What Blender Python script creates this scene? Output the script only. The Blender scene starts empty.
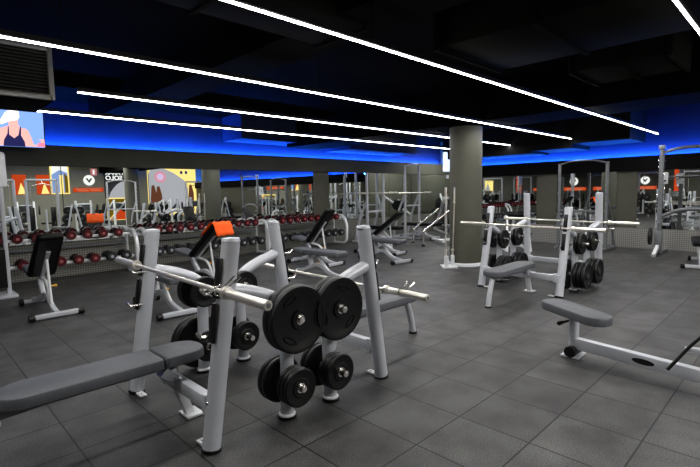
import bpy, bmesh, math, random
from mathutils import Vector, Matrix
random.seed(4)
PI = math.pi
S = bpy.context.scene
COL = S.collection

# ------------------------------------------------------------------ materials
def newmat(name):
    m = bpy.data.materials.new(name); m.use_nodes = True
    nt = m.node_tree; nt.nodes.clear()
    out = nt.nodes.new('ShaderNodeOutputMaterial'); b = nt.nodes.new('ShaderNodeBsdfPrincipled')
    nt.links.new(b.outputs[0], out.inputs[0])
    return m, nt, b
def mat(name, col, rough=.5, metal=0, noise=0, nscale=8, bump=0, bscale=200, spec=.5, coat=0):
    m, nt, b = newmat(name)
    b.inputs['Roughness'].default_value = rough; b.inputs['Metallic'].default_value = metal
    b.inputs['Specular IOR Level'].default_value = spec; b.inputs['Coat Weight'].default_value = coat
    tc = nt.nodes.new('ShaderNodeTexCoord')
    n = nt.nodes.new('ShaderNodeTexNoise'); n.inputs['Scale'].default_value = nscale; n.inputs['Detail'].default_value = 4
    nt.links.new(tc.outputs['Object'], n.inputs['Vector'])
    r = nt.nodes.new('ShaderNodeValToRGB'); k = noise
    r.color_ramp.elements[0].position = .3; r.color_ramp.elements[1].position = .7
    r.color_ramp.elements[0].color = [c*(1-k) for c in col]+[1]; r.color_ramp.elements[1].color = [min(1, c*(1+k)) for c in col]+[1]
    nt.links.new(n.outputs['Fac'], r.inputs[0]); nt.links.new(r.outputs[0], b.inputs['Base Color'])
    if bump:
        n2 = nt.nodes.new('ShaderNodeTexNoise'); n2.inputs['Scale'].default_value = bscale
        nt.links.new(tc.outputs['Object'], n2.inputs['Vector'])
        bp = nt.nodes.new('ShaderNodeBump'); bp.inputs['Strength'].default_value = bump; bp.inputs['Distance'].default_value = .002
        nt.links.new(n2.outputs['Fac'], bp.inputs['Height']); nt.links.new(bp.outputs[0], b.inputs['Normal'])
    return m
def emat(name, col, s):
    m = bpy.data.materials.new(name); m.use_nodes = True; nt = m.node_tree; nt.nodes.clear()
    out = nt.nodes.new('ShaderNodeOutputMaterial'); e = nt.nodes.new('ShaderNodeEmission')
    e.inputs[0].default_value = (*col, 1); e.inputs[1].default_value = s
    nt.links.new(e.outputs[0], out.inputs[0]); return m

silver = mat('silver_paint', (.56, .58, .62), .30, .15, .04, 5, 0)
white_steel = mat('white_steel', (.86, .88, .90), .3, .2, .03)
darkframe = mat('grey_frame', (.20, .21, .22), .4, .3, .05)
chrome = mat('chrome', (.88, .86, .83), .22, 1, .03)
barmetal = mat('bar_metal', (.86, .83, .76), .34, .8, .06, 60)
rubber = mat('black_rubber', (.006, .006, .0065), .38, 0, .15, 20, .15)
rubber2 = mat('black_plastic', (.005, .005, .0055), .35, 0, .1)
vinyl = mat('grey_vinyl', (.10, .106, .118), .5, 0, .06, 30, .25, 350)
blackvinyl = mat('black_vinyl', (.004, .004, .0045), .55, 0, .1, 30, .2, 350, spec=.3)
redhead = mat('red_urethane', (.085, .003, .007), .34, 0, .12, 20, 0, coat=.2)
darkhead = mat('grey_urethane', (.028, .03, .034), .35, 0, .12, 20, 0, coat=.3)
badge_pink = mat('badge_pink', (.42, .13, .15), .4)
badge_grey = mat('badge_grey', (.38, .4, .43), .4)
orange = mat('orange_cloth', (1.0, .13, .012), .8, 0, .1, 25, .4, 250)
olive = mat('olive_paint', (.105, .105, .082), .6, 0, .06, 3)
blackpaint = mat('black_ceiling_paint', (.003, .003, .0028), 1, 0, .15, 2, spec=.05)
ductpaint = mat('black_duct_paint', (.0085, .0085, .007), 1, 0, .15, 2, spec=.08)
bandpaint = mat('dark_band_paint', (.10, .104, .088), .8, 0, .08, 2, spec=.15)
bandpaint2 = mat('black_band_paint', (.008, .008, .009), .8, spec=.1)
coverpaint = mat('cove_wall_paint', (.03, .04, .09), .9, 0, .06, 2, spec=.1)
backpaint = mat('back_wall_paint', (.20, .20, .165), .7, 0, .06, 2)
grilleM = mat('grille_metal', (.42, .42, .40), .45, .4, .05)
brass = mat('brass_pin', (.75, .42, .08), .35, .6)
whiteplastic = mat('white_plastic', (.85, .87, .9), .35)
blue_led = emat('blue_led', (.03, .19, 1.0), 210)
white_led = emat('white_led', (1.0, .975, .94), 16)
# mirror
mirrorM, nt, b = newmat('mirror_glass')
b.inputs['Base Color'].default_value = (.93, .96, .94, 1); b.inputs['Metallic'].default_value = 1; b.inputs['Roughness'].default_value = .0

# floor: square rubber tiles
floorM, nt, b = newmat('rubber_tile_floor')
tc = nt.nodes.new('ShaderNodeTexCoord'); mp = nt.nodes.new('ShaderNodeMapping')
T = .487
mp.inputs['Location'].default_value = (-2.642, -1.640, 0)
nt.links.new(tc.outputs['Object'], mp.inputs['Vector'])
br = nt.nodes.new('ShaderNodeTexBrick'); br.offset = 0; br.squash = 1
br.inputs['Scale'].default_value = 1; br.inputs['Brick Width'].default_value = T; br.inputs['Row Height'].default_value = T
br.inputs['Mortar Size'].default_value = .006; br.inputs['Mortar Smooth'].default_value = .3; br.inputs['Bias'].default_value = 0
br.inputs['Color1'].default_value = (.046, .046, .046, 1); br.inputs['Color2'].default_value = (.066, .066, .065, 1); br.inputs['Mortar'].default_value = (.004, .004, .004, 1)
nt.links.new(mp.outputs[0], br.inputs['Vector'])
n1 = nt.nodes.new('ShaderNodeTexNoise'); n1.inputs['Scale'].default_value = 3.2; n1.inputs['Detail'].default_value = 6
n2 = nt.nodes.new('ShaderNodeTexNoise'); n2.inputs['Scale'].default_value = 120; n2.inputs['Detail'].default_value = 2
for n in (n1, n2): nt.links.new(tc.outputs['Object'], n.inputs['Vector'])
mr1 = nt.nodes.new('ShaderNodeMapRange'); mr1.inputs[1].default_value = .3; mr1.inputs[2].default_value = .75; mr1.inputs[3].default_value = .60; mr1.inputs[4].default_value = 1.65
nt.links.new(n1.outputs['Fac'], mr1.inputs[0])
mr2 = nt.nodes.new('ShaderNodeMapRange'); mr2.inputs[1].default_value = .3; mr2.inputs[2].default_value = .8; mr2.inputs[3].default_value = .5; mr2.inputs[4].default_value = 2.0
nt.links.new(n2.outputs['Fac'], mr2.inputs[0])
mm = nt.nodes.new('ShaderNodeMath'); mm.operation = 'MULTIPLY'; nt.links.new(mr1.outputs[0], mm.inputs[0]); nt.links.new(mr2.outputs[0], mm.inputs[1])
vm = nt.nodes.new('ShaderNodeVectorMath'); vm.operation = 'SCALE'; nt.links.new(br.outputs['Color'], vm.inputs[0]); nt.links.new(mm.outputs[0], vm.inputs['Scale'])
nt.links.new(vm.outputs[0], b.inputs['Base Color'])
b.inputs['Roughness'].default_value = .5; b.inputs['Specular IOR Level'].default_value = .45
bp = nt.nodes.new('ShaderNodeBump'); bp.inputs['Strength'].default_value = .35; bp.inputs['Distance'].default_value = .004
nt.links.new(n2.outputs['Fac'], bp.inputs['Height']); nt.links.new(bp.outputs[0], b.inputs['Normal'])

# diamond plate plinth
plateM, nt, b = newmat('shaded_studded_plate')
tc = nt.nodes.new('ShaderNodeTexCoord'); vo = nt.nodes.new('ShaderNodeTexVoronoi'); vo.inputs['Randomness'].default_value = 0; vo.inputs['Scale'].default_value = 22
mpg = nt.nodes.new('ShaderNodeMapping'); mpg.inputs['Rotation'].default_value = (0, 0, 0)
nt.links.new(tc.outputs['Object'], mpg.inputs[0]); nt.links.new(mpg.outputs[0], vo.inputs['Vector'])
rp = nt.nodes.new('ShaderNodeValToRGB'); rp.color_ramp.elements[0].position = .25; rp.color_ramp.elements[1].position = .5
rp.color_ramp.elements[0].color = (.42, .42, .39, 1); rp.color_ramp.elements[1].color = (.20, .20, .175, 1)  # plate tones darkened for the shade behind the dumbbell racks
nt.links.new(vo.outputs['Distance'], rp.inputs[0]); nt.links.new(rp.outputs[0], b.inputs['Base Color'])
b.inputs['Metallic'].default_value = .5; b.inputs['Roughness'].default_value = .42

plateM2 = plateM.copy(); plateM2.name = 'lit_studded_plate'  # same plate in lit tones for the right plinth, clear of rack shade
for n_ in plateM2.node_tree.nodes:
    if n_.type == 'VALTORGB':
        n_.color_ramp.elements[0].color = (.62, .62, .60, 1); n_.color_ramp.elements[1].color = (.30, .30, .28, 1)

# ------------------------------------------------------------------ mesh building
class MB:
    def __init__(s): s.bm = bmesh.new()
    def _sec(s, ra, rb, kind, seg):
        if kind == 'round': return [(ra*math.cos(2*PI*i/seg), rb*math.sin(2*PI*i/seg)) for i in range(seg)]
        c = min(ra, rb)*.28; out = []
        for cx, cy, a0 in ((ra-c, rb-c, 0), (-ra+c, rb-c, 90), (-ra+c, -rb+c, 180), (ra-c, -rb+c, 270)):
            for k in range(3):
                a = math.radians(a0+k*45); out.append((cx+c*math.cos(a), cy+c*math.sin(a)))
        return out
    def tube(s, pts, ra, rb=None, kind='round', seg=14, n0=None, taper=None):
        rb = ra if rb is None else rb
        P = [Vector(p) for p in pts]; n = len(P)
        tg = []
        for i in range(n):
            a = P[max(0, i-1)]; c = P[min(n-1, i+1)]; tg.append((c-a).normalized())
        u = Vector(n0) if n0 else (Vector((0, 0, 1)) if abs(tg[0].z) < .9 else Vector((1, 0, 0)))
        u = (u - tg[0]*u.dot(tg[0])).normalized()
        rings = []; bm = s.bm
        for i in range(n):
            t = tg[i]; u = (u - t*u.dot(t)).normalized(); v = t.cross(u)
            k = 1 if taper is None else taper[i]
            rings.append([bm.verts.new(P[i]+u*x*k+v*y*k) for x, y in s._sec(ra, rb, kind, seg)])
        m = len(rings[0])
        for i in range(n-1):
            for j in range(m):
                bm.faces.new((rings[i][j], rings[i][(j+1) % m], rings[i+1][(j+1) % m], rings[i+1][j]))
        bm.faces.new(rings[0][::-1]); bm.faces.new(rings[-1]); return s
    def box(s, c, d, rot=None, bev=0):
        r = bmesh.ops.create_cube(s.bm, size=1)
        vs = r['verts']
        for v in vs: v.co = Vector((v.co.x*d[0], v.co.y*d[1], v.co.z*d[2]))
        if bev:
            es = list({e for v in vs for e in v.link_edges})
            g = bmesh.ops.bevel(s.bm, geom=es, offset=bev, segments=2, affect='EDGES', profile=.5)
            vs = list({v for f in g['faces'] for v in f.verts} | {v for v in vs if v.is_valid})
        M = Matrix.Translation(Vector(c)) @ (rot.to_4x4() if rot else Matrix.Identity(4))
        for v in vs: v.co = M @ v.co
        return s
    def lathe(s, prof, c=(0, 0, 0), axis='Y', seg=32, rot=None):
        # prof: list of (radius, height)
        rings = []
        for r, h in prof:
            ring = []
            if r < 1e-6: ring = [s.bm.verts.new((0, h, 0))]
            else: ring = [s.bm.verts.new((r*math.cos(2*PI*i/seg), h, r*math.sin(2*PI*i/seg))) for i in range(seg)]
            rings.append(ring)
        for a, b_ in zip(rings, rings[1:]):
            if len(a) == 1 and len(b_) == 1: continue
            for i in range(seg):
                j = (i+1) % seg
                if len(a) == 1: s.bm.faces.new((a[0], b_[j], b_[i]))
                elif len(b_) == 1: s.bm.faces.new((a[i], a[j], b_[0]))
                else: s.bm.faces.new((a[i], a[j], b_[j], b_[i]))
        R = {'Y': Matrix.Identity(3), 'Z': Matrix.Rotation(PI/2, 3, 'X'), 'X': Matrix.Rotation(-PI/2, 3, 'Z')}[axis]
        M = Matrix.Translation(Vector(c)) @ (rot.to_4x4() if rot else Matrix.Identity(4)) @ R.to_4x4()
        for ring in rings:
            for v in ring: v.co = M @ v.co
        return s
    def cyl(s, a, b_, r, seg=16, bev=.003):
        a = Vector(a); b_ = Vector(b_); L = (b_-a).length; q = Vector((0, 1, 0)).rotation_difference(b_-a).to_matrix()
        bev = min(bev, r*.4, L*.3)
        s.lathe([(0, 0), (r-bev, 0), (r, bev), (r, L-bev), (r-bev, L), (0, L)], a, 'Y', seg, q); return s
    def pad(s, L, W, th, c=(0, 0, 0), rot=None, endr=None, endr2=None, taperW=None):
        # cushion lying in XY (long axis X) with rounded ends, centred at c, top bevelled
        e1 = W/2*.98 if endr is None else endr; e2 = e1 if endr2 is None else endr2
        W2 = W if taperW is None else taperW
        def corner(cx, cy, r, a0):
            return [(cx+r*math.cos(math.radians(a0+k*15)), cy+r*math.sin(math.radians(a0+k*15))) for k in range(7)]
        o = []
        o += corner(L/2-e1, W2/2-min(e1, W2/2), min(e1, W2/2), 0)
        o += corner(-L/2+e2, W/2-min(e2, W/2), min(e2, W/2), 90)
        o += corner(-L/2+e2, -W/2+min(e2, W/2), min(e2, W/2), 180)
        o += corner(L/2-e1, -W2/2+min(e1, W2/2), min(e1, W2/2), 270)
        bv = th*.3
        lay = [(-th/2, bv*.5), (-th/2+bv*.4, 0), (th/2-bv, 0), (th/2-bv*.35, bv*.3), (th/2, bv)]
        rings = []
        for z, ins in lay:
            ring = []
            for x, y in o:
                l = math.hypot(x, y); 
                ring.append(s.bm.verts.new((x-math.copysign(min(ins, abs(x)), x)*abs(x)/(abs(x)+abs(y)*L/W+1e-6)*1.0, y-math.copysign(min(ins, abs(y)), y), z)))
            rings.append(ring)
        n = len(o)
        for a, b_ in zip(rings, rings[1:]):
            for i in range(n): s.bm.faces.new((a[i], a[(i+1) % n], b_[(i+1) % n], b_[i]))
        s.bm.faces.new(rings[0][::-1]); s.bm.faces.new(rings[-1])
        M = Matrix.Translation(Vector(c)) @ (rot.to_4x4() if rot else Matrix.Identity(4))
        for ring in rings:
            for v in ring: v.co = M @ v.co
        return s
    def poly(s, pts):
        s.bm.faces.new([s.bm.verts.new(p) for p in pts]); return s
    def build(s, name, material, parent=None, sharp=38):
        bm = s.bm; bmesh.ops.remove_doubles(bm, verts=bm.verts, dist=1e-6)
        bmesh.ops.recalc_face_normals(bm, faces=bm.faces)
        ca = math.radians(sharp)
        for e in bm.edges:
            if len(e.link_faces) == 2 and e.calc_face_angle(0) > ca: e.smooth = False
        for f in bm.faces: f.smooth = True
        me = bpy.data.meshes.new(name); bm.to_mesh(me); bm.free()
        me.materials.append(material)
        o = bpy.data.objects.new(name, me); COL.objects.link(o)
        if parent: o.parent = parent
        return o
def fillet(pts, r, n=6):
    P = [Vector(p) for p in pts]; out = [P[0]]
    for i in range(1, len(P)-1):
        a, b_, c = P[i-1], P[i], P[i+1]
        d1 = (a-b_); d2 = (c-b_); rr = min(r, d1.length*.49, d2.length*.49)
        p = b_+d1.normalized()*rr; q = b_+d2.normalized()*rr
        for k in range(n+1):
            t = k/n; out.append(p*(1-t)**2+b_*2*t*(1-t)+q*t*t)
    out.append(P[-1]); return out
def tag(o, label=None, cat=None, group=None, kind=None):
    if label: o['label'] = label
    if cat: o['category'] = cat
    if group: o['group'] = group
    if kind: o['kind'] = kind
    return o
def empty(name, loc=(0, 0, 0), rz=0, label=None, cat=None, group=None):
    o = bpy.data.objects.new(name, None); COL.objects.link(o); o.location = loc; o.rotation_euler = (0, 0, rz); o.empty_display_size = .1
    return tag(o, label, cat, group)
def dup(root, loc, rz=None, label=None, group=None, rot=None):
    def cp(o, par):
        c = o.copy(); COL.objects.link(c)
        if par: c.parent = par
        for ch in o.children: cp(ch, c)
        return c
    r = cp(root, None); r.location = loc
    if rz is not None: r.rotation_euler = (0, 0, rz)
    if rot is not None: r.rotation_euler = rot
    if label: r['label'] = label
    if group: r['group'] = group
    return r
def struct(name, mb, m):
    return tag(mb.build(name, m), kind='structure')
RX = lambda a: Matrix.Rotation(a, 3, 'X')
RY = lambda a: Matrix.Rotation(a, 3, 'Y')
RZ = lambda a: Matrix.Rotation(a, 3, 'Z')

# ------------------------------------------------------------------ the room
X0, X1, X2, YB, YW, YS, H = -6.0, 13.2, 16.0, -6.0, 10.4, 8.3, 3.5
struct('floor', MB().box(((X0+X2)/2, (YB+11)/2, -.05), (X2-X0+1, 11-YB+1, .1)), floorM)
struct('ceiling', MB().box(((X0+X2)/2, (YB+11)/2, H+.05), (X2-X0+1, 11-YB+1, .1)), blackpaint)
struct('wall_left', MB().box(((X0+X2)/2, YW+.35, 1.11), (X2-X0, .66, 2.22)), olive)
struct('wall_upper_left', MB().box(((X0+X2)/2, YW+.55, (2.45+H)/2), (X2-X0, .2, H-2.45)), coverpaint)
struct('trim_1', MB().box(((X0+X2)/2, YW+.17, 2.335), (X2-X0, .5, .35)).box(((X0+X2)/2, YW-.07, 2.53), (X2-X0, .02, .05)), bandpaint)
struct('wall_right', MB().box((X1+.35, (YB+YS)/2, .97), (.66, YS-YB, 1.94)), olive)
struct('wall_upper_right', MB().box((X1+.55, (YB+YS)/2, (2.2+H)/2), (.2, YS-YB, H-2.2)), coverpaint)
struct('trim_2', MB().box((X1+.17, (YB+YS)/2, 2.09), (.5, YS-YB, .30)).box((X1-.07, (YB+YS)/2, 2.26), (.02, YS-YB, .05)), bandpaint2)
struct('wall_return', MB().box(((X1+X2)/2+.2, YS+.05, H/2), (X2-X1+.2, .1, H)), olive)
struct('wall_far', MB().box((X2+.05, (YS+YW)/2, H/2), (.1, YW-YS+1, H)), olive)
struct('wall_rear', MB().box(((X0+X2)/2, YB-.05, H/2), (X2-X0, .1, H)), backpaint)
struct('wall_near', MB().box((X0-.05, (YB+YW)/2, H/2), (.1, YW-YB+1, H)), backpaint)
# studded metal plinths under the mirrors
struct('baseboard_left', MB().box(((X0+X2)/2, YW-.015, .335), (X2-X0, .03, .67)), plateM)
struct('baseboard_right', MB().box((X1-.015, (YB+YS)/2, .25), (.03, YS-YB, .50)), plateM2)
# mirrors
def mirror(x0, x1, label, wall='L'):
    if wall == 'L': mb = MB().box(((x0+x1)/2, YW-.005, (.68+2.155)/2), (x1-x0-.012, .03, 2.155-.68))
    else: mb = MB().box((X1-.005, (x0+x1)/2, (.51+1.93)/2), (.03, x1-x0-.012, 1.93-.51))
    o = mb.build('wall_mirror', mirrorM); tag(o, label, 'mirror', 'mirror panels along the studded walls'); return o
mirror(-5.9, -.4, 'long wall mirror at the far left end above the dumbbell rack')
mirror(-.4, 2.35, 'wall mirror under the television, behind the leftmost red dumbbells')
mirror(2.35, 4.02, 'wall mirror above the gap between the first two dumbbell racks')
mirror(4.02, 6.35, 'wall mirror behind the middle dumbbell rack, reflecting the round column')
mirror(6.35, 8.78, 'wall mirror above the short dumbbell rack')
mirror(9.38, 12.2, 'wall mirror behind the two notched squat posts')
mirror(12.2, 15.9, 'wall mirror behind the pull-up frame left of the column')
mirror(5.65, 8.25, 'wall mirror right of the round column', 'R')
mirror(3.58, 5.08, 'wall mirror behind the power rack right of the column', 'R')
mirror(.6, 3.12, 'wall mirror behind the half rack at the right edge', 'R')
o_ = MB().box((X2-.01, (YS+YW)/2+.05, 1.4), (.03, YW-YS-.2, 1.5)).build('wall_mirror', mirrorM); tag(o_, 'narrow end wall mirror in the far corner behind the pull-up frame', 'mirror', 'mirror panels along the studded walls')
# cove LED strips
def led(name, c, d, m, label, grp): return tag(MB().box(c, d).build(name, m), label, 'light', grp)
led('cove_light', ((X0+X2)/2, YW+.36, 2.53), (X2-X0-.4, .05, .02), blue_led, 'blue LED strip glowing along the ledge above the left mirrors', 'blue cove lights')
led('cove_light', (X1+.36, (YB+YS)/2, 2.26), (.05, YS-YB-.2, .02), blue_led, 'blue LED strip glowing along the ledge above the right mirrors', 'blue cove lights')
# ceiling: soffits, beams, ducts
struct('ceiling_soffit_1', MB().box((12.9, 3.72, 3.08), (1.4, 1.28, .86)).box((12.9, 4.9, 3.03), (1.3, 1.06, .96)).box((12.9, 6.85, 3.0), (1.2, 2.8, 1.02)), bandpaint2)
struct('ceiling_beam_1', MB().box((8.35, 2.2, 3.15), (1.1, 16.2, .7)), blackpaint)
struct('ceiling_beam_2', MB().box((3.2, 2.2, 3.3), (.6, 16.2, .4)), blackpaint)
struct('ceiling_beam_3', MB().box((5.0, 8.9, 3.42), (22, .5, .16)), blackpaint)
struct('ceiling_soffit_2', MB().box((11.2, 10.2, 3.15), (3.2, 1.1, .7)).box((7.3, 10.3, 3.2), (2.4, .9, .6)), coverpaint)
def duct(c, d, label):
    t = empty('air_duct', (c[0], c[1], c[2]-d[2]/2), 0, label, 'duct')
    MB().box((0, 0, d[2]/2), d, None, .02).build('duct_body', ductpaint, t)
    L = max(d[0], d[1]); n = max(2, int(L/1.2))
    for k in range(n+1):
        u = -L/2+.03+k*(L-.06)/n; f = MB()
        if d[0] > d[1]: f.box((u, 0, d[2]/2), (.04, d[1]+.05, d[2]+.05))
        else: f.box((0, u, d[2]/2), (d[0]+.05, .04, d[2]+.05))
        f.build('duct_flange', ductpaint, t)
duct((4.6, 1.75, 3.2), (1.3, 2.0, .5), 'dark square air duct overhead between the two nearest light strips')
duct((6.6, 1.7, 3.2), (1.0, 1.1, .45), 'small dark duct box in front of the ceiling beam')
duct((1.2, 3.4, 3.28), (4.2, .7, .4), 'long dark duct hanging above the nearest bench press')
# column
struct('column_1', MB().cyl((8.35, 5.05, .0), (8.35, 5.05, 3.5), .325, 48), olive)
struct('trim_3', MB().lathe([(.325, 0), (.345, 0), (.345, .055), (.335, .065), (.325, .065)], (8.35, 5.05, 0), 'Z', 48), whiteplastic)
struct('column_2', MB().cyl((8.0, -1.9, .0), (8.0, -1.9, 3.5), .325, 48), olive)
struct('column_3', MB().cyl((1.7, -3.4, .0), (1.7, -3.4, 3.5), .325, 48), olive)

# ceiling light strips
def strip(y, xa, xb, label):
    t = empty('light_strip', ((xa+xb)/2, y, 2.745), 0, label, 'light', 'white linear lights running across the ceiling'); L = xb-xa
    MB().box((0, 0, .012), (L, .010, .016)).build('diffuser', white_led, t)
    MB().box((0, 0, .05), (L, .014, .04)).build('housing', rubber2, t)
    n = int(L/2.4)
    for k in range(n+1):
        x = -L/2+.1+k*(L-.2)/n; MB().cyl((x, 0, .07), (x, 0, H-2.745), .003, 6).build('suspension_wire', rubber2, t)
strip(4.34, -4.5, 12.1, 'white light strip passing just in front of the top of the round column')
strip(2.65, -4.5, 12.8, 'long bright white light strip crossing the upper middle of the ceiling')
strip(6.05, 1.6, 12.95, 'white light strip starting beside the ceiling grille, above the blue glow')
strip(7.68, 1.5, 12.3, 'white light strip starting at the television, nearest the left mirrors')
strip(.71, 3.0, 12.4, 'short bright light strip cut by the top right corner')

# ventilation grille on its duct box, left
t = empty('ventilation_grille', (-.55, 6.0, 2.62), 0, 'large grey louvred ventilation grille hanging at the top left', 'vent')
MB().box((0, .5, .28), (3.8, .9, .56), None, .01).build('duct_box', ductpaint, t)
f = MB(); W_ = 1.88
for z in (.03, .55): f.box((0, 0, z), (2*W_, .05, .05), None, .004)
for x in (-W_, W_): f.box((x, 0, .29), (.05, .05, .57), None, .004)
f.build('frame', grilleM, t)
f = MB()
for k in range(13): f.box((0, .02, .075+k*.036), (2*W_-.05, .035, .006), RX(.6))
f.build('louvres', mat('louvre_metal', (.22, .22, .21), .5, .3), t)

# television with a picture of a player in a white cap
FX = lambda P: [(.62*x+.26, z*.93) for x, z in P]
def flat(name, pts, m, parent, d): return MB().poly([(x, d, z) for x, z in pts]).build(name, m, parent)
def circ(cx, cz, rx, rz, n=24, a0=0, a1=360): return [(cx+rx*math.cos(math.radians(a0+(a1-a0)*k/n)), cz+rz*math.sin(math.radians(a0+(a1-a0)*k/n))) for k in range(n+(0 if a1-a0 == 360 else 1))]
t = empty('television', (1.385, 9.9, 2.45), 0, 'wall television showing a woman in a white cap and navy top', 'television')
t.rotation_euler = (math.radians(4), 0, 0)
MB().box((0, .03, .42), (1.30, .05, .86), None, .008).build('casing', rubber2, t)
MB().tube([(0, .05, .35), (0, .45, .45)], .03).build('bracket', rubber2, t)
sc = flat('screen', [(-.63, .005), (.63, .005), (.63, .835), (-.63, .835)], emat('tv_blue', (.22, .36, .80), 1.3), t, -.002)
skin = emat('tv_skin', (.80, .42, .38), 1.25)
flat('arm', FX([(.02, .02), (.04, .3), (.13, .36), (.22, .32), (.29, .18), (.33, .06), (.50, .06), (.52, .14), (.44, .16), (.60, .17), (.61, .02)]), skin, sc, -.004)
flat('shoulders', FX([(-.62, .02), (-.6, .2), (-.45, .33), (-.26, .38), (-.18, .45), (-.02, .45), (.02, .38), (.16, .33), (.2, .02)]), skin, sc, -.0045)
flat('top', FX([(-.38, .01), (-.36, .12), (-.27, .24), (-.25, .37), (-.23, .37), (-.23, .22), (-.12, .16), (-.02, .22), (.03, .38), (.055, .37), (.04, .22), (.12, .10), (.13, .01)]), emat('tv_navy', (.03, .03, .12), 1), sc, -.006)
flat('face', FX(circ(-.13, .50, .125, .13)), skin, sc, -.007)
flat('cap', FX([(-.44, .44), (-.40, .40), (-.2, .47), (-.02, .50), (.03, .56), (.02, .66), (-.06, .69), (-.2, .68), (-.3, .62), (-.38, .52)]), emat('tv_white', (.95, .93, .95), 1.4), sc, -.008)
flat('wristband', FX([(.42, .02), (.60, .02), (.60, .1), (.44, .1)]), emat('tv_pink', (.9, .25, .35), 1.2), sc, -.009)
t = empty('television', (12.56, 7.84, 2.12), -.75, 'television hanging beyond the round column, only its white edge showing', 'television')
MB().box((0, .03, .3), (1.0, .05, .62), None, .008).build('casing', whiteplastic, t)
flat('screen', [(-.48, .01), (.48, .01), (.48, .59), (-.48, .59)], emat('tv_pale', (.55, .7, 1), 1.6), t, -.002)
MB().cyl((0, .05, .6), (0, .05, 1.38), .02).build('bracket', rubber2, t)

# ------------------------------------------------------------------ barbells
def barbell_parts(t, L=2.2, sl=.42):
    MB().cyl((0, -L/2+sl, 0), (0, L/2-sl, 0), .0145).build('shaft', barmetal, t)
    for s in (-1, 1):
        y0 = s*(L/2-sl); y1 = s*L/2
        MB().cyl((0, y0, 0), (0, y1, 0), .027, 20).build('sleeve', barmetal, t)
        MB().cyl((0, y0-s*.012, 0), (0, y0+s*.022, 0), .038, 20).cyl((0, y0+s*.022, 0), (0, y0+s*.034, 0), .031, 20).build('collar', barmetal, t)
        MB().cyl((0, y1, 0), (0, y1+s*.0015, 0), .014, 16, .0005).build('end_cap', darkframe, t)
def spring_clip(loc, label, group='spring collars on the barbells'):
    t = empty('spring_collar', loc, 0, label, 'collar', group)
    c = MB(); pts = [(.031*math.cos(a), -.012+.024*a/(4*PI), .031*math.sin(a)) for a in [k*4*PI/36 for k in range(37)]]
    c.tube(pts, .0035, seg=6).build('spring', chrome, t)
    for s in (-1, 1): MB().tube([(.031, s*.012, 0), (.10, s*.03, .05)], .004, seg=6).cyl((.08, s*.025, .036), (.125, s*.037, .068), .008, 8).build('lever', chrome, t)

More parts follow.
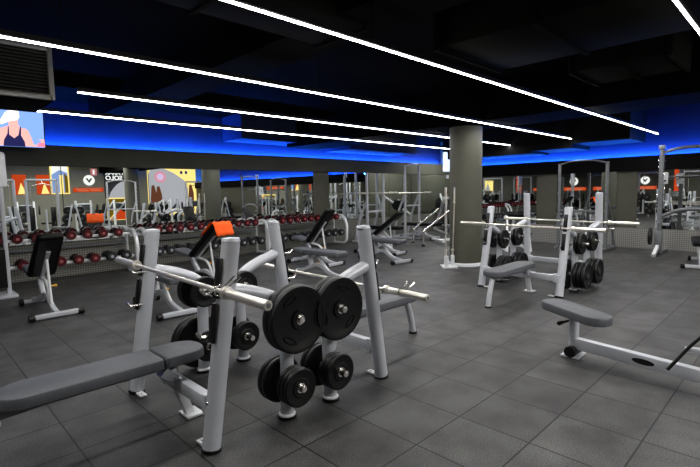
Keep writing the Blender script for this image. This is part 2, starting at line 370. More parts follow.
# ------------------------------------------------------------------ bench press stations
HW = .605
def station(name, loc, rz, label, split, grp, lean=.155, by=-.07, ht=1.262):
    t = empty(name, loc, rz, label, 'bench press', grp)
    up = lambda z: lean*z
    for s in (-1, 1):
        y = s*HW
        u = MB().tube([(up(0), y, .0), (up(.6), y, .6), (up(ht), y, ht)], .056, .056, seg=20)
        u.lathe([(.056, 0), (.058, .004), (.052, .022), (0, .03)], (up(ht), y, ht-.002), 'Z', 20)
        uo = u.build('upright', silver, t)
        MB().cyl((up(0), y, 0), (up(.02), y, .02), .062, 20).build('rubber_foot', rubber2, uo)
        MB().box((.0, y-s*.10, .012), (.05, .10, .016), None, .004).cyl((.0, y-s*.115, .02), (.0, y-s*.115, .032), .01, 8).build('floor_tab', white_steel, uo)
        for z0, z1 in ((.66, .90), (.925, 1.17)):
            zc = (z0+z1)/2
            MB().box((up(zc)-.066, y, zc), (.022, .052, z1-z0), RY(.155), .006).build('guard_plate', rubber2, t)
        for zh in (.70, .955):
            x = up(zh)-.07
            MB().tube(fillet([(x+.03, y-.03*s, zh), (x-.055, y-.03*s, zh), (x-.08, y-.03*s, zh+.035)], .02, 4), .011, seg=8).build('bar_hook', chrome, t)
        # arm sweeping back and down into the storage post
        pts = fillet([(up(.96)+.02, y, .965), (.40, y, .90), (.60, y, .80), (.585, y, .35), (.575, y, .015)], .16, 8)
        MB().tube(pts, .047, .047, seg=18).build('storage_post', silver, t)
        MB().cyl((.575, y, 0), (.575, y, .022), .066, 20).build('rubber_foot', rubber2, t)
        MB().lathe([(0, .0), (.06, 0), (.06, .01), (.05, .018), (0, .018)], (.575, y, .02), 'Z', 20).build('foot_flange', white_steel, t)
        for z in (.25, .72):
            for q in (-1, 1):
                MB().cyl((.585, y+q*.04, z), (.585, y+q*.188, z), .0245, 16).cyl((.585, y+q*.188, z), (.585, y+q*.191, z), .016, 12, .001).build('peg', chrome, t)
        # bolts
        MB().cyl((up(.3)-.062, y, .30), (up(.3)-.05, y, .30), .011, 8).cyl((up(.92)+.045, y-.03, .90), (up(.92)+.065, y-.03, .90), .011, 8).build('bolt', chrome, t)
    MB().tube([(.04, -HW, .27), (.04, HW, .27)], .032, .045, 'rect', n0=(1, 0, 0)).box((.04, -HW+.07, .27), (.085, .05, .12), None, .006).box((.04, HW-.07, .27), (.085, .05, .12), None, .006).build('crossbar', silver, t)
    # bench
    o0 = -.16 if split else 0
    fr = -1.16 if split else -1.12
    MB().tube(fillet([(fr+.1, by, .385 if split else .37), (-.74, by, .405 if split else .37), (.02, by, .41 if split else .37)], .05), .028, .03, 'rect').build('bench_beam', darkframe if split else silver, t)
    MB().tube(fillet([(fr+.22, by, .39 if not split else .36), (fr+.10, by, .37 if not split else .33), (fr+.03, by, .2), (fr-.01, by, .01)], .16, 8), .034, .034).build('front_leg', white_steel if split else silver, t)
    MB().cyl((fr-.01, by, 0), (fr-.01, by, .02), .046, 16).build('rubber_foot', rubber2, t)
    MB().tube([(.0, by, .37), (.12, by, .01)], .03, .03, 'rect').box((.13, by, .012), (.12, .15, .018), None, .004).build('rear_leg', white_steel, t)
    MB().tube([(-.06, by, .37), (.04, by, .28)], .036, .04, 'rect').box((.0, by, .33), (.1, .02, .1)).build('gusset', silver, t)
    if split:
        MB().pad(.87, .31, .075, (-.525, by, .466), None, .03, .14).build('seat_pad', vinyl, t)
        MB().pad(.31, .31, .075, (.07, by, .468), RY(-.0), .14, .03).build('head_pad', vinyl, t)
        MB().box((-.09, by, .44), (.03, .24, .05)).build('pad_hinge', rubber2, t)
        MB().box((-.4, by, .427), (.9, .22, .012)).build('pad_board', rubber2, t)
    else:
        MB().pad(1.16, .29, .08, (-.52, by, .435), None, .13, .13).build('seat_pad', vinyl, t)
        MB().box((-.5, by, .398), (1.0, .2, .012)).build('pad_board', rubber2, t)
    return t
G = 'bench press stations standing back to back'
YC = 3.11
station('bench_press_station', (1.25, YC, 0), 0, 'silver bench press station nearest the camera with long grey two-piece bench', True, G)
station('bench_press_station', (2.79, YC-.02, 0), PI, 'silver bench press station backing onto the nearest one, bench pointing away', False, G, .15, .07)
station('bench_press_station', (6.57, YC-.03, 0), 0, 'silver bench press station beside the round column, short rounded bench facing camera', False, G, .24, -.13, 1.25)
station('bench_press_station', (8.25, YC-.03, 0), PI, 'farthest bench press station, behind the one beside the round column', False, G, .05, .07, 1.44)

def barbell(loc, label, tilt=(.016, 0, 0)):
    t = empty('barbell', loc, 0, label, 'barbell', 'olympic barbells resting on the bench press hooks'); t.rotation_euler = tilt
    barbell_parts(t); return t
barbell((1.305, 3.02, 1.0), 'steel barbell resting on the nearest bench press station')
barbell((2.81, 3.12, .755), 'steel barbell on low hooks behind the nearest storage plates')
barbell((6.69, 3.03, .985), 'steel barbell crossing in front of the round column')
barbell((8.13, 2.98, .985), 'steel barbell on the farthest bench press station, behind the column-side one')
spring_clip((1.305, 2.42, .99), 'chrome spring collar on the nearest barbell')
spring_clip((2.81, 2.28, .742), 'chrome spring collar on the barbell behind the nearest plates')

# ------------------------------------------------------------------ weight plates
protos = {}
def plate_proto(r, th):
    k = (r, th)
    if k in protos: return protos[k]
    t = empty('weight_plate', (0, 0, 0)); h = th/2
    d = MB().lathe([(.027, h*.9), (.045, h), (.062, h), (.068, h*.55), (r-.05 if r > .16 else r-.035, h*.55), (r-.028 if r > .16 else r-.018, h), (r-.008, h), (r, h*.6),
                (r, -h*.6), (r-.008, -h), (r-.028 if r > .16 else r-.018, -h), (r-.05 if r > .16 else r-.035, -h*.55), (.068, -h*.55), (.062, -h), (.045, -h), (.027, -h*.9)], seg=48)
    if r > .16:
        for a in (PI/2, PI/2+2*PI/3, PI/2-2*PI/3):
            cx, cz = .66*r*math.cos(a), .66*r*math.sin(a); ux, uz = -math.sin(a), math.cos(a); vx, vz = math.cos(a), math.sin(a)
            pts = []
            for i in range(21):
                b_ = 2*PI*i/20; p = .055*math.cos(b_)*(r/.225); q = .018*math.sin(b_)
                for_y = -h*.6
                pts.append((cx+ux*p+vx*q, for_y, cz+uz*p+vz*q))
            d.tube(pts, .006, seg=6)
    d.build('disc', rubber, t)
    MB().lathe([(.026, h*1.02), (.034, h*1.04), (.034, -h*1.04), (.026, -h*1.02)], seg=24).build('hub_ring', chrome, t)
    protos[k] = t; t['used'] = 0
    return t
SZ = {'L': (.228, .056, 'large'), 'M': (.195, .05, 'medium'), 'm': (.16, .04, 'medium'), 's': (.132, .032, 'small'), 't': (.108, .026, 'tiny')}
ORD = ['innermost', 'second', 'third', 'fourth', 'fifth']
def plates(px, py, z, q, sizes, where, gap=.004):
    y = py+q*.052; n = len(sizes)
    for i, s in enumerate(sizes):
        r, th, w = SZ[s]; y += q*th/2
        p = plate_proto(r, th)
        nm = ('only' if n == 1 else ('outermost' if i == n-1 else ('innermost' if i == 0 else ORD[i])))
        lab = f'{w} black plate, {nm} on {where}'
        loc = (px, y, z-(.0)) ; rot = (0, random.uniform(-.6, .6), 0)
        if not p['used']:
            p.location = loc; p.rotation_euler = rot; p['used'] = 1
            tag(p, lab, 'weight plate', 'black weight plates hung on the storage pegs')
        else: dup(p, loc, None, lab, 'black weight plates hung on the storage pegs', rot)
        y += q*(th/2+gap)
YA, YD = YC-HW, YC+HW
# pair 1 (posts x 1.83 and 2.16)
PA, PB = 1.25+.585, 2.79-.585
plates(PA, YA, .72, -1, 'LL', 'the nearest storage post, upper peg facing the camera')
plates(PA, YA, .25, -1, 'sss', 'the nearest storage post, lower peg facing the camera')
plates(PA, YA, .25, 1, 'mm', 'the nearest storage post, lower peg facing away')
plates(PB, YA, .72, -1, 'LL', 'the second nearest post, upper peg facing the camera')
plates(PB, YA, .72, 1, 'sss', 'the second nearest post, upper peg facing away')
plates(PB, YA, .25, -1, 'sss', 'the second nearest post, lower peg facing the camera')
plates(PB, YA, .25, 1, 'mm', 'the second nearest post, lower peg facing away')
plates(PA, YD, .72, -1, 's', 'the post behind the nearest bench head, upper near peg')
plates(PA, YD, .72, 1, 'mm', 'the post behind the nearest bench head, upper far peg')
plates(PA, YD, .25, -1, 'ts', 'the post behind the nearest bench head, lower near peg')
plates(PA, YD, .25, 1, 'LL', 'the post behind the nearest bench head, lower far peg')
plates(PB, YD, .72, -1, 'ss', 'the far post of the nearest pair, upper near peg')
plates(PB, YD, .25, -1, 'ss', 'the far post of the nearest pair, lower near peg')
plates(PB, YD, .25, 1, 'm', 'the far post of the nearest pair, lower far peg')
# pair 2 (posts x 7.18 and 7.5)
PC, PD = 6.57+.585, 8.25-.585
plates(PC, YA, .72, -1, 'mm', 'the upper near peg of the left front post, distant station', .012)
plates(PC, YA, .25, -1, 'MMM', 'the lower near peg of the left front post, distant station', .012)
plates(PC, YA, .25, 1, 'L', 'the lower rear peg of the left front post, distant station', .012)
plates(PD, YA, .72, -1, 'mm', 'the upper near peg of the right front post, distant station', .012)
plates(PD, YA, .25, -1, 'MMM', 'the lower near peg of the right front post, distant station', .012)
plates(PC, YD, .72, -1, 'sm', 'the upper near peg of the left rear post, distant station', .012)
plates(PC, YD, .72, 1, 'm', 'the upper far peg of the left rear post, distant station', .012)
plates(PC, YD, .25, -1, 'MMM', 'the lower near peg of the left rear post, distant station', .012)
plates(PC, YD, .25, 1, 'MM', 'the lower far peg of the left rear post, distant station', .012)
plates(PD, YD, .72, -1, 'mm', 'the upper near peg of the right rear post, distant station', .012)
plates(PD, YD, .25, -1, 'MMM', 'the lower near peg of the right rear post, distant station', .012)

# ------------------------------------------------------------------ dumbbell racks and dumbbells
def rack(xa, xb, label):
    t = empty('dumbbell_rack', ((xa+xb)/2, 9.85, 0), 0, label, 'dumbbell rack', 'dumbbell racks along the mirrored wall'); L = xb-xa
    for s in (-1, 1):
        x = s*L/2
        MB().tube(fillet([(x, .32, .80), (x, -.06, .90), (x, -.26, .62), (x, -.22, .06), (x, .30, .045)], .16, 8), .042, .040, n0=(1, 0, 0)).build('end_frame', white_steel, t)
        MB().tube([(x, .30, .05), (x, .32, .82)], .025).build('rear_post', white_steel, t)
    for z, y in ((.80, 0.0), (.345, -.08)):
        MB().box((0, y, z), (L-.04, .105, .045), None, .006).build('shelf_rail', white_steel, t)
        MB().box((0, y+.16, z+.02), (L-.04, .03, .05), None, .004).build('rear_rail', darkframe, t)
    MB().box((0, .3, .6), (L-.04, .02, .05)).build('back_brace', darkframe, t)
racks = [(-1.35, 3.42, 'left'), (3.62, 6.62, 'middle'), (6.92, 9.36, 'short right')]
for xa, xb, n in racks: rack(xa, xb, f'{n} two-tier dumbbell rack with curved white end frames')
def dumbbell_proto(head, bdg, r, l):
    t = empty('dumbbell', (0, 0, 0))
    MB().cyl((0, -.08, 0), (0, .08, 0), .016, 14).lathe([(.016, -.03), (.019, 0), (.016, .03)]).build('handle', chrome, t)
    for s in (-1, 1):
        a = s*.07; b_ = s*(.07+l)
        m_ = a+s*l*.42
        h = MB().lathe([(0, a), (r*.8, a), (r*.96, a+s*.012), (r*.96, m_), (0, m_)], seg=20).build('head', rubber, t)
        MB().lathe([(0, m_), (r, m_), (r, b_-s*.02), (r*.86, b_), (r*.55, b_), (r*.5, b_-s*.004), (0, b_-s*.004)], seg=20).build('end_cap', head, h)
        MB().lathe([(0, b_-s*.002), (r*.30, b_-s*.002), (r*.32, b_-s*.005)], seg=14).build('end_badge', bdg, h)
    t['used'] = 0; return t
dbR = dumbbell_proto(redhead, badge_pink, .084, .085); dbR2 = dumbbell_proto(redhead, badge_pink, .090, .10); dbG = dumbbell_proto(darkhead, badge_grey, .097, .11)
def put_db(p, loc, label):
    rot = (0, random.uniform(-PI, PI), random.uniform(-.03, .03)); g = 'dumbbells lying on the two-tier racks'
    if not p['used']:
        p.location = loc; p.rotation_euler = rot; tag(p, label, 'dumbbell', g); p['used'] = 1
    else: dup(p, loc, None, label, g, rot)
def nth(k): return {1: 'first', 2: 'second', 3: 'third', 4: 'fourth', 5: 'fifth', 6: 'sixth', 7: 'seventh', 8: 'eighth', 9: 'ninth', 10: 'tenth', 11: 'eleventh', 12: 'twelfth', 13: 'thirteenth'}[k]
for ri, (xa, xb, rn) in enumerate(racks):
    for tier in ('top', 'bottom'):
        sp = (.275 if tier == 'top' else .285) if ri == 0 else (.24 if tier == 'top' else .255)
        n = 13 if ri == 0 else int((xb-xa-.25)/sp)+1
        x = xb-.30 if tier == 'top' else xb-.20
        for k in range(n):
            if x < xa+.1: break
            red = tier == 'top' or (ri == 0 and x < 2.80)
            p = (dbR if tier == 'top' and ri < 2 else dbR2) if red else dbG
            z = .8225+.0165+.002 if tier == 'top' else .3675+.0165+.002; y = 9.85 if tier == 'top' else 9.77
            cn = 'red' if red else 'dark grey'
            put_db(p, (x, y, z), f'{cn} dumbbell, {nth(k+1)} from the right on the {tier} tier, {rn} rack')
            x -= sp

# ------------------------------------------------------------------ adjustable and flat benches
def rotz(v, a): return (v[0]*math.cos(a)-v[1]*math.sin(a), v[0]*math.sin(a)+v[1]*math.cos(a))
def incline_bench(T, head, label, back_angle=50, padM=blackvinyl, L=.90):
    # origin under the wide rear foot; local +Y runs towards the seat end
    t = empty('adjustable_bench', (T[0], T[1], 0), head, label, 'weight bench', 'adjustable weight benches with raised backrests')
    for s in (-1, 1): MB().cyl((s*.24, 0, .045), (s*.31, 0, .045), .042, 14).build('rubber_cap', rubber2, t)
    MB().tube([(-.25, 0, .05), (.25, 0, .05)], .03, .03, 'rect').build('rear_foot', silver, t)
    MB().tube(fillet([(0, 0, .06), (0, .22, .10), (0, .42, .26), (0, .95, .10), (0, 1.18, .07)], .15, 6), .035, .03, 'rect').build('spine', silver, t)
    MB().tube([(-.13, 1.18, .05), (.13, 1.18, .05)], .026, .026, 'rect').build('front_foot', silver, t)
    for s in (-1, 1): MB().cyl((s*.13, 1.18, .05), (s*.18, 1.18, .05), .05, 16).build('wheel', rubber2, t)
    MB().tube([(0, .60, .20), (0, .76, .44)], .035, .03, 'rect').build('seat_post', silver, t)
    a = math.radians(back_angle)
    # backrest hinged at y=.66, z=.50, rising towards -Y
    hx, hz = .66, .50
    cy, cz = hx-math.cos(a)*L/2, hz+math.sin(a)*L/2
    R = Matrix(((0, -1, 0), (1, 0, 0), (0, 0, 1))).to_3x3()   # pad long axis -> Y
    MB().pad(L, .30, .075, (0, cy, cz), RX(-a) @ R, .05, .05, .33).build('backrest', padM, t)
    n = Vector((0, -math.sin(a), -math.cos(a)))
    MB().tube([Vector((0, hx+.02, hz-.02))+n*.05, Vector((0, cy-.16*math.cos(a), cz+.16*math.sin(a)))+n*.05], .025, .025, 'rect').build('backrest_rail', silver, t)
    MB().box(Vector((0, cy, cz))+n*.046, (.25, L*.86, .018), RX(-a)).build('backrest_board', rubber2, t)
    MB().tube([(0, .22, .12), Vector((0, cy, cz))+n*.06], .018).build('support_strut', white_steel, t)
    MB().tube(fillet([(0, .24, .12), (0, .38, .42), (0, .62, .46)], .1), .022).build('adjuster_arc', white_steel, t)
    MB().cyl((.0, .40, .36), (.09, .40, .36), .014, 10).cyl((.09, .40, .36), (.12, .40, .36), .022, 12).build('pop_pin', brass, t)
    MB().pad(.36, .28, .06, (0, .90, .545), RX(.22) @ R, .06, .04).build('seat_pad', vinyl, t)
    return t
def flat_bench(T, head, label, pm=vinyl):
    t = empty('flat_bench', (T[0], T[1], 0), head, label, 'weight bench', 'flat weight benches')
    MB().tube([(-.25, 0, .05), (.25, 0, .05)], .03, .03, 'rect').build('rear_foot', silver, t)
    for s in (-1, 1): MB().cyl((s*.24, 0, .045), (s*.31, 0, .045), .042, 14).build('rubber_cap', rubber2, t)
    MB().tube(fillet([(0, 0, .06), (0, .3, .10), (0, .6, .26), (0, 1.0, .10), (0, 1.2, .07)], .15, 6), .035, .03, 'rect').build('spine', silver, t)
    MB().tube([(-.13, 1.2, .05), (.13, 1.2, .05)], .026, .026, 'rect').build('front_foot', silver, t)
    for s in (-1, 1): MB().cyl((s*.13, 1.2, .05), (s*.18, 1.2, .05), .05, 16).build('wheel', rubber2, t)
    MB().tube([(0, .28, .10), (0, .62, .40)], .028).build('support_strut', white_steel, t)
    MB().tube([(0, .78, .20), (0, .84, .42)], .04, .035, 'rect').build('seat_post', silver, t)
    R = Matrix(((0, -1, 0), (1, 0, 0), (0, 0, 1))).to_3x3()
    MB().pad(.90, .29, .085, (0, .40, .472), R, .05, .05).build('back_pad', pm, t)
    MB().pad(.33, .29, .085, (0, 1.04, .472), R, .05, .05).build('seat_pad', pm, t)
    MB().tube([(0, .05, .425), (0, 1.1, .425)], .02, .04, 'rect').build('pad_rail', darkframe, t)
    MB().cyl((0, .70, .24), (.10, .70, .24), .014, 10).cyl((.10, .70, .24), (.13, .70, .24), .022, 12).build('pop_pin', brass, t)
    return t
incline_bench((1.38, 6.82), .03, 'adjustable bench standing alone at the left, black backrest seen from behind', 42, blackvinyl, .86)
b2 = incline_bench((3.86, 6.95), .28, 'adjustable bench with an orange towel over its raised backrest', 42, blackvinyl, .86)
incline_bench((6.45, 7.0), .15, 'adjustable bench with raised black backrest behind the flat grey one', 50)
incline_bench((8.60, 7.0), .20, 'adjustable bench with black backrest leaning right, in front of squat posts', 38)
flat_bench((2.50, 5.64), -.02, 'flat bench whose frame shows behind the nearest barbell')
flat_bench((5.45, 5.75), .03, 'flat grey bench in the middle of the floor, behind the second barbell')
flat_bench((7.60, 6.13), -.10, 'flat grey bench left of the bar stand and column')
flat_bench((10.42, 1.40), -1.40, 'black flat bench at the right edge below the half rack', blackvinyl)
# towel
t = empty('towel', (0, 0, 0), 0, 'bright orange towel draped over the top of a backrest', 'towel')
a = math.radians(42)
def bp_(u, v, off):   # bench 2 local: v along backrest (from hinge), off from pad front
    y = .66-math.cos(a)*v+math.sin(a)*off*1.0; z = .50+math.sin(a)*v+math.cos(a)*off
    X, Y = rotz((u, y), .28); return (3.86+X, 6.95+Y, z)
cl = MB(); nu, prof = 10, [(.50, .042), (.60, .043), (.72, .043), (.82, .045), (.862, .03), (.875, 0), (.868, -.045), (.86, -.075), (.845, -.10), (.82, -.16), (.80, -.22)]
g = []
for i in range(nu+1):
    u = -.20+.40*i/nu
    g.append([cl.bm.verts.new(bp_(u, v+.006*math.sin(i*1.3), o_+.006*math.sin(i*1.7+j))) for j, (v, o_) in enumerate(prof)])
for i in range(nu):
    for j in range(len(prof)-1): cl.bm.faces.new((g[i][j], g[i+1][j], g[i+1][j+1], g[i][j+1]))
tw = cl.build('cloth', orange, t, 60)
so = tw.modifiers.new('s', 'SOLIDIFY'); so.thickness = .008

# ------------------------------------------------------------------ utility bench at the right front
t = empty('seated_row_bench', (4.36, 1.50, 0), 0, 'silver machine frame with a tilted rounded grey seat on a single post', 'exercise machine')
d = Vector((-.17, -.98, 0)).normalized()
MB().tube([(0, 0, .125), tuple(d*2.6+Vector((0, 0, .125)))], .052, .036, 'rect').build('main_beam', silver, t)
nn = Vector((-d.y*-1, d.x*-1, 0)); nn = Vector((d.y, -d.x, 0)); oc = d*.60+nn*.0372+Vector((0, 0, .125))
MB().poly([tuple(oc+d*(.085*math.cos(2*PI*k/28))+Vector((0, 0, .024*math.sin(2*PI*k/28)))) for k in range(28)]).build('oval_sticker', rubber2, t)
MB().tube([(.0, .0, .10), (.0, .0, .42)], .048, .042).build('seat_post', silver, t)
MB().cyl((-.10, 0, .055), (.10, 0, .055), .052, 20).build('roller', rubber2, t)
MB().box((0, 0, .012), (.2, .16, .018), None, .004).build('foot_plate', silver, t)
hd = math.atan2(-.66, -.40)
MB().pad(.74, .25, .08, (-.14, -.05, .452), RZ(hd), .115, .115).build('seat_pad', vinyl, t)
MB().box((-.10, -.03, .405), (.4, .14, .02), RZ(hd)).build('seat_bracket', rubber2, t)
MB().cyl((-.14, .06, .33), (-.04, .04, .33), .012, 10).cyl((-.19, .07, .33), (-.14, .06, .33), .018, 12).build('pop_pin', rubber2, t)
e_ = d*2.6
MB().tube([(e_.x-.4, e_.y, .04), (e_.x+.4, e_.y, .04)], .04, .036, 'rect').build('cross_foot', silver, t)
MB().tube([tuple(d*1.5+Vector((0, 0, .12))), tuple(d*1.5+Vector((0, 0, 1.1)))], .04, .04).build('mast', silver, t)
MB().tube(fillet([(-.24, -.77, .14), (-.16, -.92, .38), (-.02, -1.2, .66)], .1), .013).build('lever', rubber2, t)
MB().tube([(-.15, -.86, .30), (-.05, -1.45, .34)], .022).build('lever_link', silver, t)

# ------------------------------------------------------------------ bar stand by the column with two standing bars
SX, SY = 7.84, 5.12
t = empty('bar_stand', (SX, SY, 0), .75, 'small white vertical bar stand at the foot of the round column', 'stand')
MB().box((0, 0, .015), (.36, .30, .03), None, .006).build('base_plate', white_steel, t)
slots = [(-.12, .06), (.01, .06), (.01, -.08), (.12, -.09)]
for x, y in slots:
    m_ = MB().lathe([(.036, 0), (.036, .20), (.028, .20), (.028, .0)], (x, y, .03), 'Z', 18); m_.build('holder_tube', white_steel, t)
def slot(i): x, y = rotz(slots[i], .75); return SX+x, SY+y
for i, (lab, tilt) in zip((1, 3), (('upright steel bar in the stand, left one before the column edge', (0, .0, 0)), ('upright steel bar in the stand, right one leaning against the column front', (0.015, .035, 0)))):
    x, y = slot(i)
    b_ = empty('short_barbell', (x, y, .04), 0, lab, 'barbell', 'bars standing upright beside the column'); b_.rotation_euler = tilt
    MB().cyl((0, 0, .28), (0, 0, 1.26), .0135).build('shaft', barmetal, b_)
    MB().cyl((0, 0, 0), (0, 0, .28), .0235).build('sleeve', barmetal, b_); MB().cyl((0, 0, 1.26), (0, 0, 1.56), .0235).build('sleeve', barmetal, b_)
    for z in (.28, 1.24): MB().cyl((0, 0, z), (0, 0, z+.03), .034).build('collar', barmetal, b_)

# ------------------------------------------------------------------ racks standing against the walls
def notched(mb, x, y, z0, z1, side=-1):
    pass
def power_rack(loc, rz, label, w=1.15, h=2.2, arch=True, depth=.9, m=silver, back=True, bar=True):
    t = empty('power_rack', loc, rz, label, 'power rack', 'steel racks standing by the mirrored walls')
    for s in (-1, 1):
        x = s*w/2
        MB().tube([(x, 0, 0), (x, 0, h)], .034, .034, 'rect').build('upright', m, t)
        if back:
            MB().tube(fillet([(x, 0, h*.62), (x, depth*.6, h*.35), (x, depth, .05)], .1), .028, .028, 'rect').build('diagonal_brace', m, t)
            MB().tube([(x, -.25, .04), (x, depth+.1, .04)], .035, .035, 'rect').build('base_rail', m, t)
        for q in range(8): MB().tube([(x, -.03, .75+q*.15), (x, -.085, .77+q*.15), (x, -.095, .80+q*.15)], .010, seg=6).build('bar_hook', chrome, t)
    if arch: MB().tube(fillet([(-w/2, 0, h-.03), (-w/4, -.1, h+.05), (w/4, -.1, h+.05), (w/2, 0, h-.03)], .15), .02).build('pull_up_bar', m, t)
    MB().tube([(-w/2, .02, h*.45), (w/2, .02, h*.45)], .025, .025, 'rect').build('crossbar', m, t)
    if back: MB().tube([(-w/2, depth, .06), (w/2, depth, .06)], .03, .03, 'rect').build('rear_rail', m, t)
    for s in (-1, 1):
        MB().cyl((s*w/2+s*.03, 0, .55), (s*w/2+s*.2, 0, .55), .022, 12).build('peg', chrome, t)
    return t
power_rack((12.15, 9.35, 0), .15, 'pull-up frame with padded arch just left of the round column', .95, 2.36, True, .45, silver)
power_rack((10.45, 9.45, 0), .15, 'low squat rack of two notched posts beside the left mirrors', .90, 2.10, False, .45, silver)
power_rack((12.1, 4.05, 0), -PI/2, 'tall power rack right of the column with curved pull-up bar', 1.10, 2.15, True, .7, darkframe)
# half rack at the right edge
t = empty('half_rack', (12.1, 1.75, 0), -PI/2, 'dark half rack at the right edge with arched arms and splayed foot', 'power rack')
for s in (-1, 1):
    x = s*.66
    MB().tube([(x, 0, .1), (x, 0, 2.40)], .042, .042, 'rect').box((x, 0, 2.39), (.12, .12, .10), None, .01).build('upright', darkframe, t)
    for q in range(10): MB().cyl((x-.07, 0, .75+q*.15), (x+.07, 0, .75+q*.15), .014, 8).build('bar_hook', chrome, t)
    MB().tube([(x, 0, .25), (x, -.45, .03)], .045, .035, 'rect').build('splayed_foot', white_steel, t)
    MB().box((x, -.05, .3), (.14, .14, .5), None, .01).build('lower_sleeve', darkframe, t)
    MB().tube([(x, .0, .04), (x, .8, .04)], .035, .035, 'rect').build('base_rail', darkframe, t)
MB().tube(fillet([(-.66, 0, 2.26), (-.35, -.05, 2.36), (.35, -.05, 2.36), (.66, 0, 2.26)], .2), .035, .025).build('top_arch', darkframe, t)
MB().tube(fillet([(-.66, 0, .86), (-.3, .0, 1.04), (.3, .0, 1.04), (.66, 0, .86)], .2), .04, .03).build('lower_arch', darkframe, t)
MB().tube([(-.66, .3, 1.75), (.66, .3, 1.75)], .02).build('crossbar', darkframe, t)
MB().tube([(-.66, .0, .72), (-.66, -.16, .72)], .022).build('peg', chrome, t)
pp = plate_proto(*SZ['M'][:2]); dup(pp, (12.05, 2.57, .42), None, 'medium black plate hung low on the half rack at the right edge', 'black weight plates hung on the storage pegs', (0, 0, .08))
t = empty('notice_box', (12.35, 2.40, 1.60), -PI/2, 'small white box hung behind the half rack upright', 'box')
MB().box((0, 0, .12), (.14, .05, .26), None, .01).build('case', whiteplastic, t); MB().box((0, -.03, .06), (.08, .01, .03)).build('slot', rubber2, t)
MB().tube([(0, .03, .1), (0, .12, .1), (-.0, .8, .1)], .01).build('hanger', darkframe, t)

# white framed back-extension bench on the floor behind the column-side station
t = empty('back_extension_bench', (11.2, 5.35, 0), -.9, 'low white framed exercise bench behind the barbell right of the column', 'exercise machine')
for s_ in (-1, 1):
    MB().tube(fillet([(s_*.28, -.45, 0), (s_*.24, -.25, .85), (s_*.24, .1, .85)], .1), .03).build('side_frame', white_steel, t)
    MB().tube([(s_*.28, -.45, .03), (s_*.28, .55, .03)], .03, .03, 'rect').build('base_rail', white_steel, t)
    MB().pad(.3, .2, .08, (s_*.13, .05, .90), RX(.4), .05).build('hip_pad', blackvinyl, t)
MB().tube([(-.28, -.2, .45), (.28, -.2, .45)], .025).build('crossbar', white_steel, t)
MB().tube([(0, .55, .03), (0, .1, .85)], .03).tube([(-.28, .55, .03), (.28, .55, .03)], .03).build('support_post', white_steel, t)
MB().cyl((-.25, .42, .32), (.25, .42, .32), .05).build('ankle_roller', rubber2, t)
# bent chrome handles machine between column and benches
t = empty('dip_station', (10.75, 7.95, 0), -.6, 'low machine with two bent chrome handrails beside the column', 'exercise machine')
for s in (-1, 1):
    MB().tube(fillet([(-.1, s*.45, 0), (-.1, s*.45, .42), (.7, s*.45, 1.0)], .12), .035).build('handrail', chrome, t)
    MB().cyl((-.1, s*.45, 0), (-.1, s*.45, .04), .05).build('rubber_foot', rubber2, t)
MB().tube([(.5, -.45, .1), (.5, .45, .1)], .03, .03, 'rect').tube([(.5, 0, .1), (1.4, 0, .1)], .03, .03, 'rect').build('base_frame', white_steel, t)
MB().pad(.7, .35, .08, (1.0, 0, .5), None, .08).build('seat_pad', vinyl, t)
MB().tube([(1.0, 0, .12), (1.0, 0, .46)], .035).build('seat_post', white_steel, t)

flat_bench((10.4, 8.45), .15, 'flat black bench standing between the two notched squat posts', blackvinyl)
flat_bench((12.05, 8.35), .10, 'flat black bench under the pull-up frame left of the column', blackvinyl)
def bar_on(loc, label):
    t = empty('barbell', loc, PI/2+.15, label, 'barbell', 'barbells racked near the far left corner'); barbell_parts(t); return t
bar_on((10.45, 9.335, 1.50), 'barbell racked high across the squat posts by the left mirrors')
bar_on((12.17, 9.235, 1.48), 'barbell racked across the pull-up frame left of the column')
# white shrouded tower at the left edge
t = empty('cable_tower', (1.07, 8.95, 0), 0, 'white rounded shroud of a cable tower at the left edge', 'exercise machine')
MB().box((0, 0, 2.0), (.42, .12, .56), None, .05).build('shroud', whiteplastic, t)
for s in (-1, 1): MB().tube([(s*.12, 0, .03), (s*.12, 0, 1.75)], .03, .03, 'rect').build('upright', silver, t)
MB().box((0, 0, .03), (.4, .5, .05), None, .01).build('base', silver, t)
MB().box((0, 0, .45), (.2, .1, .6)).build('weight_stack', rubber2, t)

# ------------------------------------------------------------------ behind the camera (seen in the mirrors)
def tower(loc, rz, label, w=1.0, h=2.3):
    t = empty('cable_machine', loc, rz, label, 'exercise machine', 'machines seen in the mirrors')
    for s in (-1, 1):
        MB().tube([(s*w/2, 0, .0), (s*w/2, 0, h)], .05, .04, 'rect').build('upright', silver, t)
        MB().box((s*w/2*.7, .12, .6), (.18, .1, 1.1), None, .01).build('weight_stack', rubber2, t)
        MB().cyl((s*w/2*.7, .12, 1.15), (s*w/2*.7, .12, h-.1), .01, 8).build('guide_rod', chrome, t)
        MB().tube([(s*w/2, -.5, .04), (s*w/2, .5, .04)], .04, .04, 'rect').build('base_rail', silver, t)
    MB().tube([(-w/2, 0, h), (w/2, 0, h)], .04, .04, 'rect').build('top_bar', silver, t)
    MB().tube(fillet([(-.35, -.15, h-.25), (0, -.18, h-.15), (.35, -.15, h-.25)], .1), .015).tube([(0, -.18, h-.17), (0, -.02, h)], .006).build('pull_down_bar', chrome, t)
    MB().pad(.4, .3, .07, (0, -.55, .5), None, .06).build('seat_pad', blackvinyl, t)
    MB().tube([(0, -.55, .02), (0, -.55, .46)], .035).tube([(0, -.55, .04), (0, 0, .04)], .035).build('seat_post', silver, t)
tower((4.45, -2.2, 0), PI, 'silver cable machine in the mirror below the television', 1.1)
tower((3.0, -2.3, 0), PI, 'silver cable machine left of another in the mirror')
